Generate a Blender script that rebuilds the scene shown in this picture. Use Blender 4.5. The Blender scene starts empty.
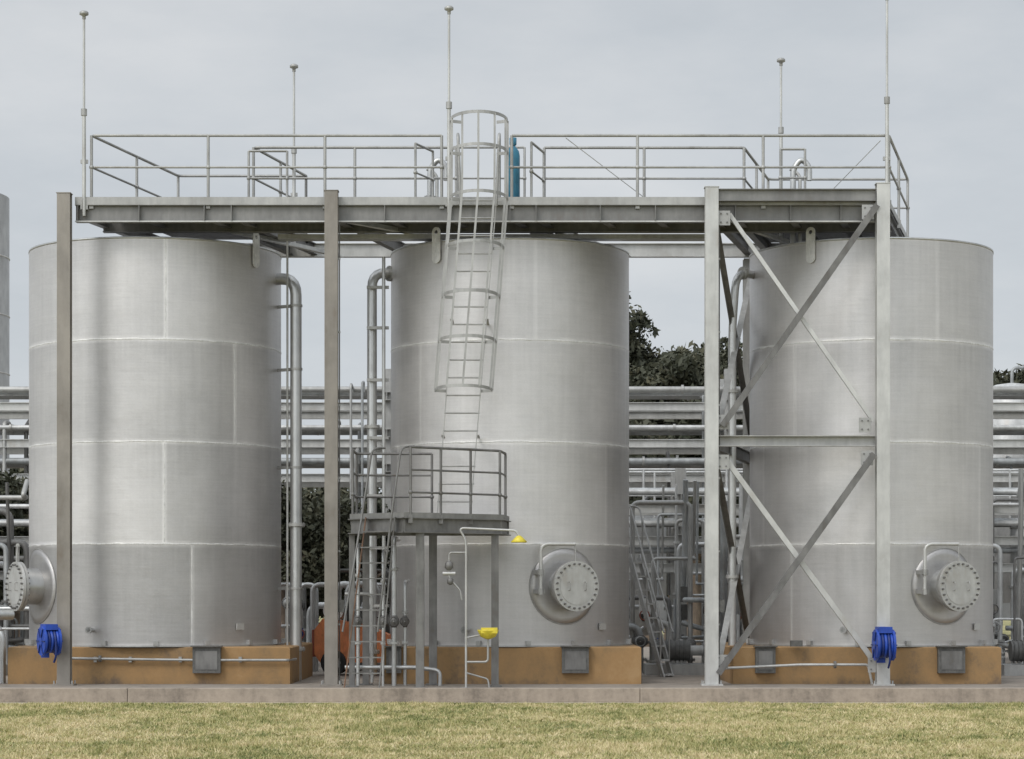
import bpy, math, random
import numpy as np
from mathutils import Vector, Matrix
R = random.Random(7)
F = 2400.0
EYE = 1.6
def W(px, py, y):
    """survey helper: sight line bearings converted to metres at a measured depth y"""
    D = y + 40.0
    return Vector(((px-512)*D/F, y, EYE+(600-py)*D/F))
SK = 0.24
def S(x, y, z):   # steelwork depth axis is skewed to the front line
    return Vector((x + SK*(y+0.4), y, z))

# ------------------------------------------------------------------ materials
def newmat(name):
    m = bpy.data.materials.new(name); m.use_nodes = True
    nt = m.node_tree; b = nt.nodes["Principled BSDF"]
    return m, nt, b
def nd(nt, t, **kw):
    n = nt.nodes.new(t)
    for k, v in kw.items(): setattr(n, k, v)
    return n
def mth(nt, op, a, b=None, c=None):
    n = nt.nodes.new("ShaderNodeMath"); n.operation = op
    for i, v in enumerate((a, b, c)):
        if v is None: continue
        if isinstance(v, (int, float)): n.inputs[i].default_value = v
        else: nt.links.new(v, n.inputs[i])
    return n.outputs[0]
def ramp(nt, fac, stops):
    r = nt.nodes.new("ShaderNodeValToRGB")
    el = r.color_ramp.elements
    while len(el) < len(stops): el.new(0.5)
    for e, (p, c) in zip(el, stops):
        e.position = p; e.color = (c[0], c[1], c[2], 1)
    nt.links.new(fac, r.inputs[0]); return r.outputs[0]
def noise(nt, vec, scale, detail=4, rough=0.6):
    n = nt.nodes.new("ShaderNodeTexNoise"); n.inputs["Scale"].default_value = scale
    n.inputs["Detail"].default_value = detail; n.inputs["Roughness"].default_value = rough
    nt.links.new(vec, n.inputs["Vector"]); return n.outputs["Fac"]
def mapping(nt, vec, sc):
    n = nt.nodes.new("ShaderNodeMapping"); n.inputs["Scale"].default_value = sc
    nt.links.new(vec, n.inputs["Vector"]); return n.outputs[0]
def mrange(nt, v, a, b, c, d):
    n = nt.nodes.new("ShaderNodeMapRange"); nt.links.new(v, n.inputs[0])
    for i, q in enumerate((a, b, c, d)): n.inputs[i+1].default_value = q
    return n.outputs[0]
def bump(nt, b, h, s, d=0.01):
    n = nt.nodes.new("ShaderNodeBump"); n.inputs["Strength"].default_value = s
    n.inputs["Distance"].default_value = d
    nt.links.new(h, n.inputs["Height"]); nt.links.new(n.outputs[0], b.inputs["Normal"])
def simple(name, col, rough=0.5, metal=0.0, var=0.25, scale=3.0, dirt=None, bmp=0.15):
    m, nt, b = newmat(name)
    tc = nd(nt, "ShaderNodeTexCoord").outputs["Object"]
    n1 = noise(nt, tc, scale, 6, 0.65)
    n2 = noise(nt, mapping(nt, tc, (1, 1, 0.25)), scale*7, 3)
    s = mth(nt, 'ADD', mth(nt, 'MULTIPLY', n1, 0.65), mth(nt, 'MULTIPLY', n2, 0.35))
    lo = [c*(1-var) for c in col]; hi = [min(1, c*(1+var)) for c in col]
    if dirt:
        out = ramp(nt, s, [(0.34, dirt), (0.44, lo), (0.62, hi)])
    else:
        out = ramp(nt, s, [(0.38, lo), (0.62, hi)])
    nt.links.new(out, b.inputs["Base Color"])
    b.inputs["Metallic"].default_value = metal
    nt.links.new(mrange(nt, n2, 0, 1, max(0.05, rough-0.12), min(1, rough+0.12)), b.inputs["Roughness"])
    if bmp: bump(nt, b, n2, bmp, 0.006)
    return m

M = {}
M['galv'] = simple("galvanised_steel", (0.4, 0.395, 0.38), 0.48, 0.45, 0.14, 1.5, (0.29, 0.28, 0.26))
M['galvL'] = simple("galvanised_bright", (0.54, 0.535, 0.515), 0.45, 0.45, 0.12, 1.3, (0.42, 0.4, 0.37))
M['galvD'] = simple("galvanised_dark", (0.18, 0.175, 0.168), 0.55, 0.35, 0.22, 1.5, (0.12, 0.105, 0.09))  # darker tone of the galvanised steel
M['beam'] = simple("galvanised_beam", (0.24, 0.235, 0.225), 0.5, 0.45, 0.2, 1.0, (0.17, 0.15, 0.135))
M['brown'] = simple("shaded_column_steel", (0.28, 0.255, 0.225), 0.5, 0.4, 0.15, 0.9, (0.19, 0.16, 0.13))  # shade on the left-hand columns put into a darker brownish steel colour
M['grate'] = simple("grating_steel", (0.13, 0.13, 0.13), 0.6, 0.4, 0.2, 5)
M['pipe'] = simple("stainless_pipe", (0.5, 0.5, 0.49), 0.36, 0.75, 0.14, 2, None, 0.05)
M['pipeB'] = simple("background_pipe", (0.38, 0.39, 0.39), 0.5, 0.3, 0.28, 1.0, (0.22, 0.21, 0.19))
M['lag'] = simple("pipe_cladding", (0.58, 0.58, 0.57), 0.45, 0.3, 0.18, 1.3, (0.42, 0.4, 0.38))
M['weld'] = simple("ground_weld", (0.68, 0.67, 0.65), 0.5, 0.45, 0.18, 6)
M['dark'] = simple("dark_recess", (0.035, 0.035, 0.035), 0.7, 0, 0.3)
M['grey'] = simple("grey_cover", (0.11, 0.107, 0.1), 0.55, 0.2, 0.3, 8)
M['blue'] = simple("blue_enamel", (0.015, 0.06, 0.36), 0.4, 0, 0.25, 5)
M['blueD'] = simple("blue_hose", (0.008, 0.025, 0.14), 0.5, 0, 0.25, 5)
M['teal'] = simple("teal_cylinder_paint", (0.035, 0.18, 0.28), 0.4, 0, 0.2, 5)
M['yellow'] = simple("yellow_plastic", (0.7, 0.57, 0.05), 0.45, 0, 0.15, 6)
M['orange'] = simple("orange_paint", (0.62, 0.2, 0.07), 0.5, 0, 0.25, 4)
M['white'] = simple("white_paint", (0.7, 0.7, 0.68), 0.45, 0, 0.12, 4)
M['rubber'] = simple("rubber", (0.025, 0.025, 0.025), 0.8, 0, 0.2)
M['rust'] = simple("rusty_steel", (0.17, 0.1, 0.065), 0.8, 0.1, 0.35, 5)
M['bark'] = simple("bark", (0.17, 0.13, 0.1), 0.85, 0, 0.35, 3)
M['redox'] = simple("red_oxide", (0.26, 0.07, 0.04), 0.6, 0, 0.3, 4)

def concrete(name, c):
    m, nt, b = newmat(name)
    tc = nd(nt, "ShaderNodeTexCoord").outputs["Object"]
    n1 = noise(nt, tc, 0.9, 8, 0.7); n2 = noise(nt, tc, 14, 5, 0.7); n3 = noise(nt, mapping(nt, tc, (1,1,0.15)), 5, 4, 0.6)
    s = mth(nt, 'ADD', mth(nt, 'MULTIPLY', n1, 0.45), mth(nt, 'ADD', mth(nt, 'MULTIPLY', n2, 0.25), mth(nt, 'MULTIPLY', n3, 0.3)))
    out = ramp(nt, s, [(0.38, [x*0.6 for x in c]), (0.5, c), (0.62, [x*1.25 for x in c])])
    nt.links.new(out, b.inputs["Base Color"]); b.inputs["Roughness"].default_value = 0.9
    bump(nt, b, n2, 0.5, 0.01); return m
M['slab'] = concrete("slab_concrete", (0.26, 0.225, 0.19))
M['kerb'] = concrete("kerb_concrete", (0.33, 0.275, 0.225))
M['strip'] = concrete("sandy_strip", (0.42, 0.37, 0.28))
def ochre():
    m, nt, b = newmat("ochre_coated_concrete")
    tc = nd(nt, "ShaderNodeTexCoord").outputs["Object"]
    sp = nd(nt, "ShaderNodeSeparateXYZ"); nt.links.new(tc, sp.inputs[0])
    n1 = noise(nt, tc, 0.8, 6, 0.6); n2 = noise(nt, mapping(nt, tc, (1,1,0.5)), 5, 4, 0.6); n3 = noise(nt, tc, 18, 4, 0.7)
    s = mth(nt, 'ADD', mth(nt, 'MULTIPLY', n1, 0.6), mth(nt, 'ADD', mth(nt, 'MULTIPLY', n2, 0.22), mth(nt, 'MULTIPLY', n3, 0.18)))
    low = mrange(nt, sp.outputs[2], 0.19, 0.34, -0.08, 0.0)   # splash zone
    s = mth(nt, 'ADD', s, low)
    out = ramp(nt, s, [(0.34,(0.15,0.105,0.07)),(0.44,(0.27,0.17,0.08)),(0.54,(0.325,0.195,0.085)),(0.68,(0.38,0.245,0.12))])
    nt.links.new(out, b.inputs["Base Color"]); b.inputs["Roughness"].default_value = 0.85
    bump(nt, b, n3, 0.35, 0.008); return m
M['ochre'] = ochre()

# stainless tank wall -------------------------------------------------
Z0 = 0.83; HT = 6.82; ST = HT/4
def tankmat(seed, ths, vs_str):
    m, nt, b = newmat("brushed_stainless_plate")
    tc = nd(nt, "ShaderNodeTexCoord").outputs["Object"]
    sp = nd(nt, "ShaderNodeSeparateXYZ"); nt.links.new(tc, sp.inputs[0])
    x, y, z = sp.outputs
    th = mth(nt, 'ARCTAN2', x, mth(nt, 'MULTIPLY', y, -1))
    cb = nd(nt, "ShaderNodeCombineXYZ")
    nt.links.new(mth(nt, 'MULTIPLY', th, 2.1), cb.inputs[0]); nt.links.new(z, cb.inputs[1])
    cb.inputs[2].default_value = seed*7.3
    uv = cb.outputs[0]
    k = mth(nt, 'FLOOR', mth(nt, 'DIVIDE', z, ST))
    off = None
    for i in range(4):
        q = mth(nt, 'MULTIPLY', mth(nt, 'COMPARE', k, float(i), 0.2), ths[i])
        off = q if off is None else mth(nt, 'ADD', off, q)
    pw = math.pi*2/3
    pl = mth(nt, 'DIVIDE', mth(nt, 'ADD', mth(nt, 'SUBTRACT', th, off), math.pi*4), pw)
    pf = mth(nt, 'FLOOR', mth(nt, 'ADD', pl, 0.0005))
    wn = nd(nt, "ShaderNodeTexWhiteNoise", noise_dimensions='1D')
    nt.links.new(mth(nt, 'ADD', mth(nt, 'MULTIPLY', k, 7.31), mth(nt, 'ADD', mth(nt, 'MULTIPLY', mth(nt, 'MODULO', pf, 3.0), 2.17), seed*13.7)), wn.inputs["W"])
    brush = noise(nt, mapping(nt, uv, (0.5, 9, 1)), 3, 5, 0.7)
    drip = noise(nt, mapping(nt, uv, (7, 0.3, 1)), 1.5, 4, 0.6)
    big = noise(nt, uv, 0.7, 5, 0.62)
    med = noise(nt, uv, 3.0, 5, 0.7)
    fine = noise(nt, mapping(nt, uv, (1, 1.6, 1)), 38, 3, 0.7)
    d = mth(nt, 'MULTIPLY', mth(nt, 'ABSOLUTE', mth(nt, 'SUBTRACT', mth(nt, 'FRACT', mth(nt, 'ADD', mth(nt, 'DIVIDE', z, ST), 0.5)), 0.5)), ST)
    en = noise(nt, mapping(nt, uv, (1.2, 6, 1)), 3, 5, 0.7)
    edge = mth(nt, 'MULTIPLY', mrange(nt, d, 0.02, 0.07, 1, 0), mth(nt, 'MULTIPLY', en, mrange(nt, noise(nt, mapping(nt, uv, (1,0.3,1)), 1.2, 3, 0.6), 0.35, 0.6, 0.3, 1.2)))
    dv = mth(nt, 'MULTIPLY', mth(nt, 'ABSOLUTE', mth(nt, 'SUBTRACT', mth(nt, 'FRACT', mth(nt, 'ADD', pl, 0.5)), 0.5)), pw*2.1)
    edgev = mth(nt, 'MULTIPLY', mrange(nt, dv, 0.02, 0.05, 1, 0), noise(nt, mapping(nt, uv, (6, 1.2, 1)), 3, 5, 0.7))
    run = mth(nt, 'MULTIPLY', mrange(nt, mth(nt, 'FRACT', mth(nt, 'DIVIDE', z, ST)), 0.6, 1.0, 0, 1), noise(nt, mapping(nt, uv, (14, 0.5, 1)), 1.2, 3, 0.5))
    t = mth(nt, 'ADD', mth(nt, 'MULTIPLY', wn.outputs["Value"], 0.085), 0.205)
    for v, a in ((brush, 0.12), (drip, 0.10), (big, 0.22), (med, 0.1), (fine, 0.12), (edge, 0.26), (edgev, 0.28*vs_str), (run, -0.1)):
        t = mth(nt, 'ADD', t, mth(nt, 'MULTIPLY', v, a))
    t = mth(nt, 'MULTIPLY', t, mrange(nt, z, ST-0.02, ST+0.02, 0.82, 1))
    c2 = nd(nt, "ShaderNodeCombineXYZ")
    nt.links.new(mth(nt, 'MULTIPLY', t, 1.03), c2.inputs[0]); nt.links.new(t, c2.inputs[1])
    nt.links.new(mth(nt, 'MULTIPLY', t, 0.98), c2.inputs[2])
    nt.links.new(c2.outputs[0], b.inputs["Base Color"])
    b.inputs["Metallic"].default_value = 0.76
    nt.links.new(mth(nt, 'ADD', mth(nt, 'MULTIPLY', big, 0.16), mth(nt, 'ADD', 0.33, mth(nt, 'MULTIPLY', fine, 0.1))), b.inputs["Roughness"])
    bump(nt, b, mth(nt, 'ADD', mth(nt, 'MULTIPLY', big, 2.0), mth(nt, 'MULTIPLY', brush, 0.15)), 0.22, 0.03)
    return m

# ------------------------------------------------------------------ mesh builder
class Mesh:
    def __init__(s): s.v = []; s.f = []; s.m = []; s.s = []; s.mats = []
    def mi(s, mat):
        if isinstance(mat, str): mat = M[mat]
        if mat not in s.mats: s.mats.append(mat)
        return s.mats.index(mat)
    def add(s, vs, fs, mat, smooth=False):
        o = len(s.v); k = s.mi(mat)
        s.v += [tuple(v) for v in vs]
        for f in fs:
            s.f.append(tuple(i+o for i in f)); s.m.append(k); s.s.append(smooth)
    def box(s, c, size, mat, rot=None):
        hx, hy, hz = [q/2 for q in size]
        vs = [Vector((a*hx, b*hy, d*hz)) for a in (-1, 1) for b in (-1, 1) for d in (-1, 1)]
        if rot is not None: vs = [rot @ v for v in vs]
        c = Vector(c)
        s.add([v+c for v in vs], [(0,1,3,2),(4,6,7,5),(0,4,5,1),(2,3,7,6),(0,2,6,4),(1,5,7,3)], mat)
    def prof(s, pr, p0, p1, mat, up=(0,0,1), side=None):
        p0 = Vector(p0); p1 = Vector(p1); t = (p1-p0).normalized(); up = Vector(up)
        if abs(t.dot(up)) > 0.98: up = Vector((0,1,0))
        a = t.cross(up).normalized(); u = a.cross(t).normalized()
        n = len(pr)
        vs = [p0+a*x+u*y for x, y in pr]+[p1+a*x+u*y for x, y in pr]
        fs = [(i, (i+1)%n, n+(i+1)%n, n+i) for i in range(n)]
        fs += [tuple(range(n-1, -1, -1)), tuple(range(n, 2*n))]
        s.add(vs, fs, mat)
    def ibeam(s, p0, p1, w, h, mat, up=(0,0,1), t=0.014):
        a, b = w/2, h/2
        s.prof([(-a,-b),(a,-b),(a,-b+t),(t/2,-b+t),(t/2,b-t),(a,b-t),(a,b),(-a,b),(-a,b-t),(-t/2,b-t),(-t/2,-b+t),(-a,-b+t)], p0, p1, mat, up)
    def angle(s, p0, p1, w, mat, up=(0,1,0), t=0.012):
        s.prof([(0,0),(w,0),(w,t),(t,t),(t,w),(0,w)], p0, p1, mat, up)
    def bar(s, p0, p1, w, h, mat, up=(0,0,1)):
        a, b = w/2, h/2
        s.prof([(-a,-b),(a,-b),(a,b),(-a,b)], p0, p1, mat, up)
    def cyl(s, p0, p1, r, mat, r1=None, n=14, cap=True):
        if r1 is None: r1 = r
        p0 = Vector(p0); p1 = Vector(p1); t = (p1-p0).normalized()
        a = t.orthogonal().normalized(); b = t.cross(a)
        vs = [p0+(a*math.cos(2*math.pi*i/n)+b*math.sin(2*math.pi*i/n))*r for i in range(n)]
        vs += [p1+(a*math.cos(2*math.pi*i/n)+b*math.sin(2*math.pi*i/n))*r1 for i in range(n)]
        s.add(vs, [(i, (i+1)%n, n+(i+1)%n, n+i) for i in range(n)], mat, True)
        if cap: s.add(vs, [tuple(range(n-1,-1,-1)), tuple(range(n, 2*n))], mat)
    def tube(s, pts, r, mat, fil=0.0, n=10, closed=False):
        pts = [Vector(p) for p in pts]; path = []
        if fil > 0:
            path.append(pts[0])
            for i in range(1, len(pts)-1):
                p = pts[i]; d0 = pts[i-1]-p; d1 = pts[i+1]-p
                l = min(fil, d0.length*0.49, d1.length*0.49)
                a = p+d0.normalized()*l; c = p+d1.normalized()*l
                for k in range(6):
                    q = k/5; path.append(a*(1-q)**2+p*2*q*(1-q)+c*q*q)
            path.append(pts[-1])
        else: path = pts
        if closed: path = path+[path[0]]
        t = (path[1]-path[0]).normalized(); a = t.orthogonal().normalized()
        vs = []
        for i, p in enumerate(path):
            if i == 0: tt = path[1]-path[0]
            elif i == len(path)-1: tt = path[-1]-path[-2]
            else: tt = (path[i]-path[i-1]).normalized()+(path[i+1]-path[i]).normalized()
            if tt.length < 1e-6: tt = t
            tt = tt.normalized(); a = (a-tt*a.dot(tt)).normalized(); b = tt.cross(a)
            vs += [p+(a*math.cos(2*math.pi*k/n)+b*math.sin(2*math.pi*k/n))*r for k in range(n)]
        L = len(path)
        fs = [(i*n+k, i*n+(k+1)%n, (i+1)*n+(k+1)%n, (i+1)*n+k) for i in range(L-1) for k in range(n)]
        s.add(vs, fs, mat, True)
        s.add(vs, [tuple(range(n-1,-1,-1)), tuple(range((L-1)*n, L*n))], mat)
    def lathe(s, prof, c, mat, n=24, smooth=True, axis=None):
        c = Vector(c); rot = Matrix.Identity(3)
        if axis is not None: rot = Vector((0,0,1)).rotation_difference(Vector(axis)).to_matrix()
        vs = []
        for r, z in prof:
            for k in range(n):
                a = 2*math.pi*k/n; vs.append(c+rot @ Vector((r*math.cos(a), r*math.sin(a), z)))
        fs = [(i*n+k, i*n+(k+1)%n, (i+1)*n+(k+1)%n, (i+1)*n+k) for i in range(len(prof)-1) for k in range(n)]
        s.add(vs, fs, mat, smooth)
    def flange(s, c, ax, r, t, mat, bolts=8):
        c = Vector(c); ax = Vector(ax).normalized()
        s.cyl(c-ax*t/2, c+ax*t/2, r, mat, n=20)
        a = ax.orthogonal().normalized(); b = ax.cross(a)
        for i in range(bolts):
            q = 2*math.pi*i/bolts; o = (a*math.cos(q)+b*math.sin(q))*r*0.84
            s.cyl(c+o-ax*(t/2+0.015), c+o+ax*(t/2+0.015), r*0.07, mat, n=6)
    def obj(s, name, origin=(0,0,0), parent=None, bevel=0):
        o3 = Vector(origin)
        me = bpy.data.meshes.new(name)
        me.from_pydata([tuple(Vector(v)-o3) for v in s.v], [], s.f)
        for m in s.mats: me.materials.append(m)
        me.polygons.foreach_set("material_index", s.m)
        me.polygons.foreach_set("use_smooth", s.s)
        me.validate(); me.update()
        ob = bpy.data.objects.new(name, me); ob.location = o3
        bpy.context.scene.collection.objects.link(ob)
        if parent: ob.parent = parent
        if bevel:
            b = ob.modifiers.new("bevel", 'BEVEL'); b.width = bevel; b.segments = 2; b.limit_method = 'ANGLE'
        return ob

# ------------------------------------------------------------------ ground, slab, kerb
def lawn_field(nt, tc):
    """shared green/straw patch pattern"""
    n1 = noise(nt, mapping(nt, tc, (0.8,0.45,1)), 0.6, 6, 0.7); n2 = noise(nt, mapping(nt, tc, (1,0.6,1)), 3.2, 5, 0.75)
    s = mth(nt, 'ADD', mth(nt, 'MULTIPLY', n1, 0.5), mth(nt, 'MULTIPLY', n2, 0.5))
    return mth(nt, 'ADD', mth(nt, 'MULTIPLY', mth(nt, 'SUBTRACT', s, 0.5), 2.3), 0.55)
LR = [(0.28,(0.15,0.18,0.055)),(0.42,(0.29,0.29,0.105)),(0.55,(0.45,0.405,0.18)),(0.68,(0.58,0.5,0.275)),(0.85,(0.68,0.57,0.35))]
def groundmat():
    m, nt, b = newmat("lawn_soil")
    tc = nd(nt, "ShaderNodeTexCoord").outputs["Object"]
    n2 = noise(nt, tc, 11, 6, 0.75)
    s = mth(nt, 'ADD', lawn_field(nt, tc), mth(nt, 'MULTIPLY', mth(nt, 'SUBTRACT', n2, 0.5), 0.5))
    nt.links.new(ramp(nt, s, [(p, [q*0.7 for q in c]) for p, c in LR]), b.inputs["Base Color"])
    b.inputs["Roughness"].default_value = 0.95; bump(nt, b, n2, 0.8, 0.03); return m
M['ground'] = groundmat()
g = Mesh(); g.add([(-900,-200,0),(900,-200,0),(900,1500,0),(-900,1500,0)], [(0,1,2,3)], 'ground'); g.obj("ground")
g = Mesh()
pts = []; n = 320; rr = random.Random(2)
for i in range(n+1): pts.append((-40+80*i/n, -2.72-0.2*rr.random()-0.3*(math.sin(i*.07)+1)/2, 0.004))
for i in range(n+1): pts.append((-40+80*i/n, -2.45, 0.004))
g.add(pts, [(i,i+1,n+2+i,n+1+i) for i in range(n)], 'strip'); g.obj("path")
g = Mesh(); g.box((0, 14.8, 0.1), (60, 34.1, 0.2), 'slab'); g.obj("concrete_slab")
g = Mesh()
x = -30.0
while x < 30:
    g.box((x+3.998, -2.4, 0.112), (7.994, 0.3, 0.224), 'kerb'); x += 8
g.obj("concrete_kerb", bevel=0.012)

def grass():
    rng = np.random.default_rng(3); N = 240000
    D = 37.15-(rng.random(N)**1.05)*14.6
    X = (rng.random(N)-0.5)*(D*0.43+3); Y = D-40
    # tufts: a third of the blades gather into clumps
    nt_ = 5200; cd = 37.0-rng.random(nt_)*14.4; cx = (rng.random(nt_)-0.5)*(cd*0.43+3)
    kk = N//3; ci = rng.integers(0, nt_, kk)
    X[:kk] = cx[ci]+rng.normal(0,0.035,kk); D[:kk] = cd[ci]+rng.normal(0,0.035,kk); Y = D-40
    h = 0.014+0.026*rng.random(N)+0.016*np.maximum(0, np.sin(X*1.3+np.sin(Y*1.1))*np.cos(Y*0.9))
    h[:kk] *= 1.35
    h *= np.clip((37.25-D)/0.5, 0.4, 1)
    ang = rng.random(N)*np.pi*2; w = 0.004+0.005*rng.random(N)
    lean = rng.normal(0, 0.026, (N, 2))
    v = np.zeros((N, 3, 3))
    v[:,0,0] = X-np.cos(ang)*w; v[:,0,1] = Y-np.sin(ang)*w
    v[:,1,0] = X+np.cos(ang)*w; v[:,1,1] = Y+np.sin(ang)*w
    v[:,2,0] = X+lean[:,0]; v[:,2,1] = Y+lean[:,1]; v[:,2,2] = h
    rv = rng.random(N); rv[:kk] = np.clip(rng.random(nt_)[ci]*0.8+0.2*rng.random(kk), 0, 1)
    me = bpy.data.meshes.new("lawn_grass")
    me.vertices.add(N*3); me.vertices.foreach_set("co", v.ravel())
    me.loops.add(N*3); me.loops.foreach_set("vertex_index", np.arange(N*3, dtype=np.int32))
    me.polygons.add(N); me.polygons.foreach_set("loop_start", np.arange(0, N*3, 3, dtype=np.int32))
    me.update(calc_edges=True)
    at = me.attributes.new("rnd", 'FLOAT', 'POINT')
    at.data.foreach_set("value", np.repeat(rv, 3).astype(np.float32))
    m, nt, b = newmat("grass_blades")
    a = nd(nt, "ShaderNodeAttribute", attribute_name="rnd").outputs["Fac"]
    tc = nd(nt, "ShaderNodeTexCoord").outputs["Object"]
    s = mth(nt, 'ADD', lawn_field(nt, tc), mth(nt, 'MULTIPLY', mth(nt, 'SUBTRACT', a, 0.45), 0.4))
    nt.links.new(ramp(nt, s, LR), b.inputs["Base Color"])
    b.inputs["Roughness"].default_value = 0.8
    me.materials.append(m)
    o = bpy.data.objects.new("lawn_grass", me); bpy.context.scene.collection.objects.link(o)
grass()

# ------------------------------------------------------------------ tanks
def cpt(c, Rr, th, z):  # point on tank: th from front (-Y), + to the right
    return Vector((c.x+Rr*math.sin(th), c.y-Rr*math.cos(th), z))
def manway(m, c, Rr, deg, z):
    th = math.radians(deg); ax = Vector((math.sin(th), -math.cos(th), 0)); side = Vector((math.cos(th), math.sin(th), 0))
    rp = 0.64; vs = []; rings = 6; n = 36
    for i in range(rings+1):
        for k in range(n):
            a = 2*math.pi*k/n; q = rp*i/rings
            u = q*math.cos(a); w = q*math.sin(a); tt = th+u/Rr
            vs.append(cpt(c, Rr+0.012, tt, z+w))
    for k in range(n):
        a = 2*math.pi*k/n; vs.append(cpt(c, Rr-0.005, th+rp*math.cos(a)/Rr, z+rp*math.sin(a)))
    fs = [(i*n+k, i*n+(k+1)%n, (i+1)*n+(k+1)%n, (i+1)*n+k) for i in range(rings+1) for k in range(n)]
    m.add(vs, fs, m.pad, True)
    wv = [cpt(c, Rr+0.008, th+rp*math.cos(2*math.pi*k/n)/Rr, z+rp*math.sin(2*math.pi*k/n)) for k in range(n)]
    m.tube(wv, 0.009, 'galv', 0, 5, True)
    p = c+ax*(Rr-0.05); p.z = z; e = c+ax*(Rr+0.3); e.z = z
    m.cyl(p, e, 0.31, 'pipe', n=32)
    m.cyl(e, e+ax*0.045, 0.42, 'galv', n=40)
    m.cyl(e+ax*0.053, e+ax*0.1, 0.42, 'galvL', n=40)
    m.cyl(e+ax*0.101, e+ax*0.108, 0.31, 'galvL', n=32)
    for i in range(24):
        a = 2*math.pi*(i+.5)/24; o = side*math.cos(a)*0.37+Vector((0,0,1))*math.sin(a)*0.37
        m.cyl(e+o-ax*0.03, e+o+ax*0.135, 0.018, 'galvD', n=6)
    s0 = side*(-0.54)
    b0 = p+s0+ax*0.2+Vector((0,0,-0.12)); top = b0+Vector((0,0,0.82))
    m.tube([b0, top, e+ax*0.05+Vector((0,0,0.70))], 0.032, 'galvL', 0.14)
    m.tube([e+ax*0.05+Vector((0,0,0.70)), e+ax*0.07+Vector((0,0,0.38))], 0.012, 'galv')
    for dz in (0.03, 0.35):
        q = b0+Vector((0,0,dz)); m.box(q-ax*0.07, (0.12, 0.2, 0.07), 'galv', Matrix.Rotation(th, 3, 'Z'))
        m.cyl(q-Vector((0,0,.05)), q+Vector((0,0,.05)), 0.05, 'galv')
    for sg in (-1, 1):
        h = e+ax*0.108+side*sg*0.15
        m.tube([h-Vector((0,0,.07)), h-Vector((0,0,.07))+ax*.05, h+Vector((0,0,.07))+ax*.05, h+Vector((0,0,.07))], 0.009, 'galv', 0.02, 6)

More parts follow.
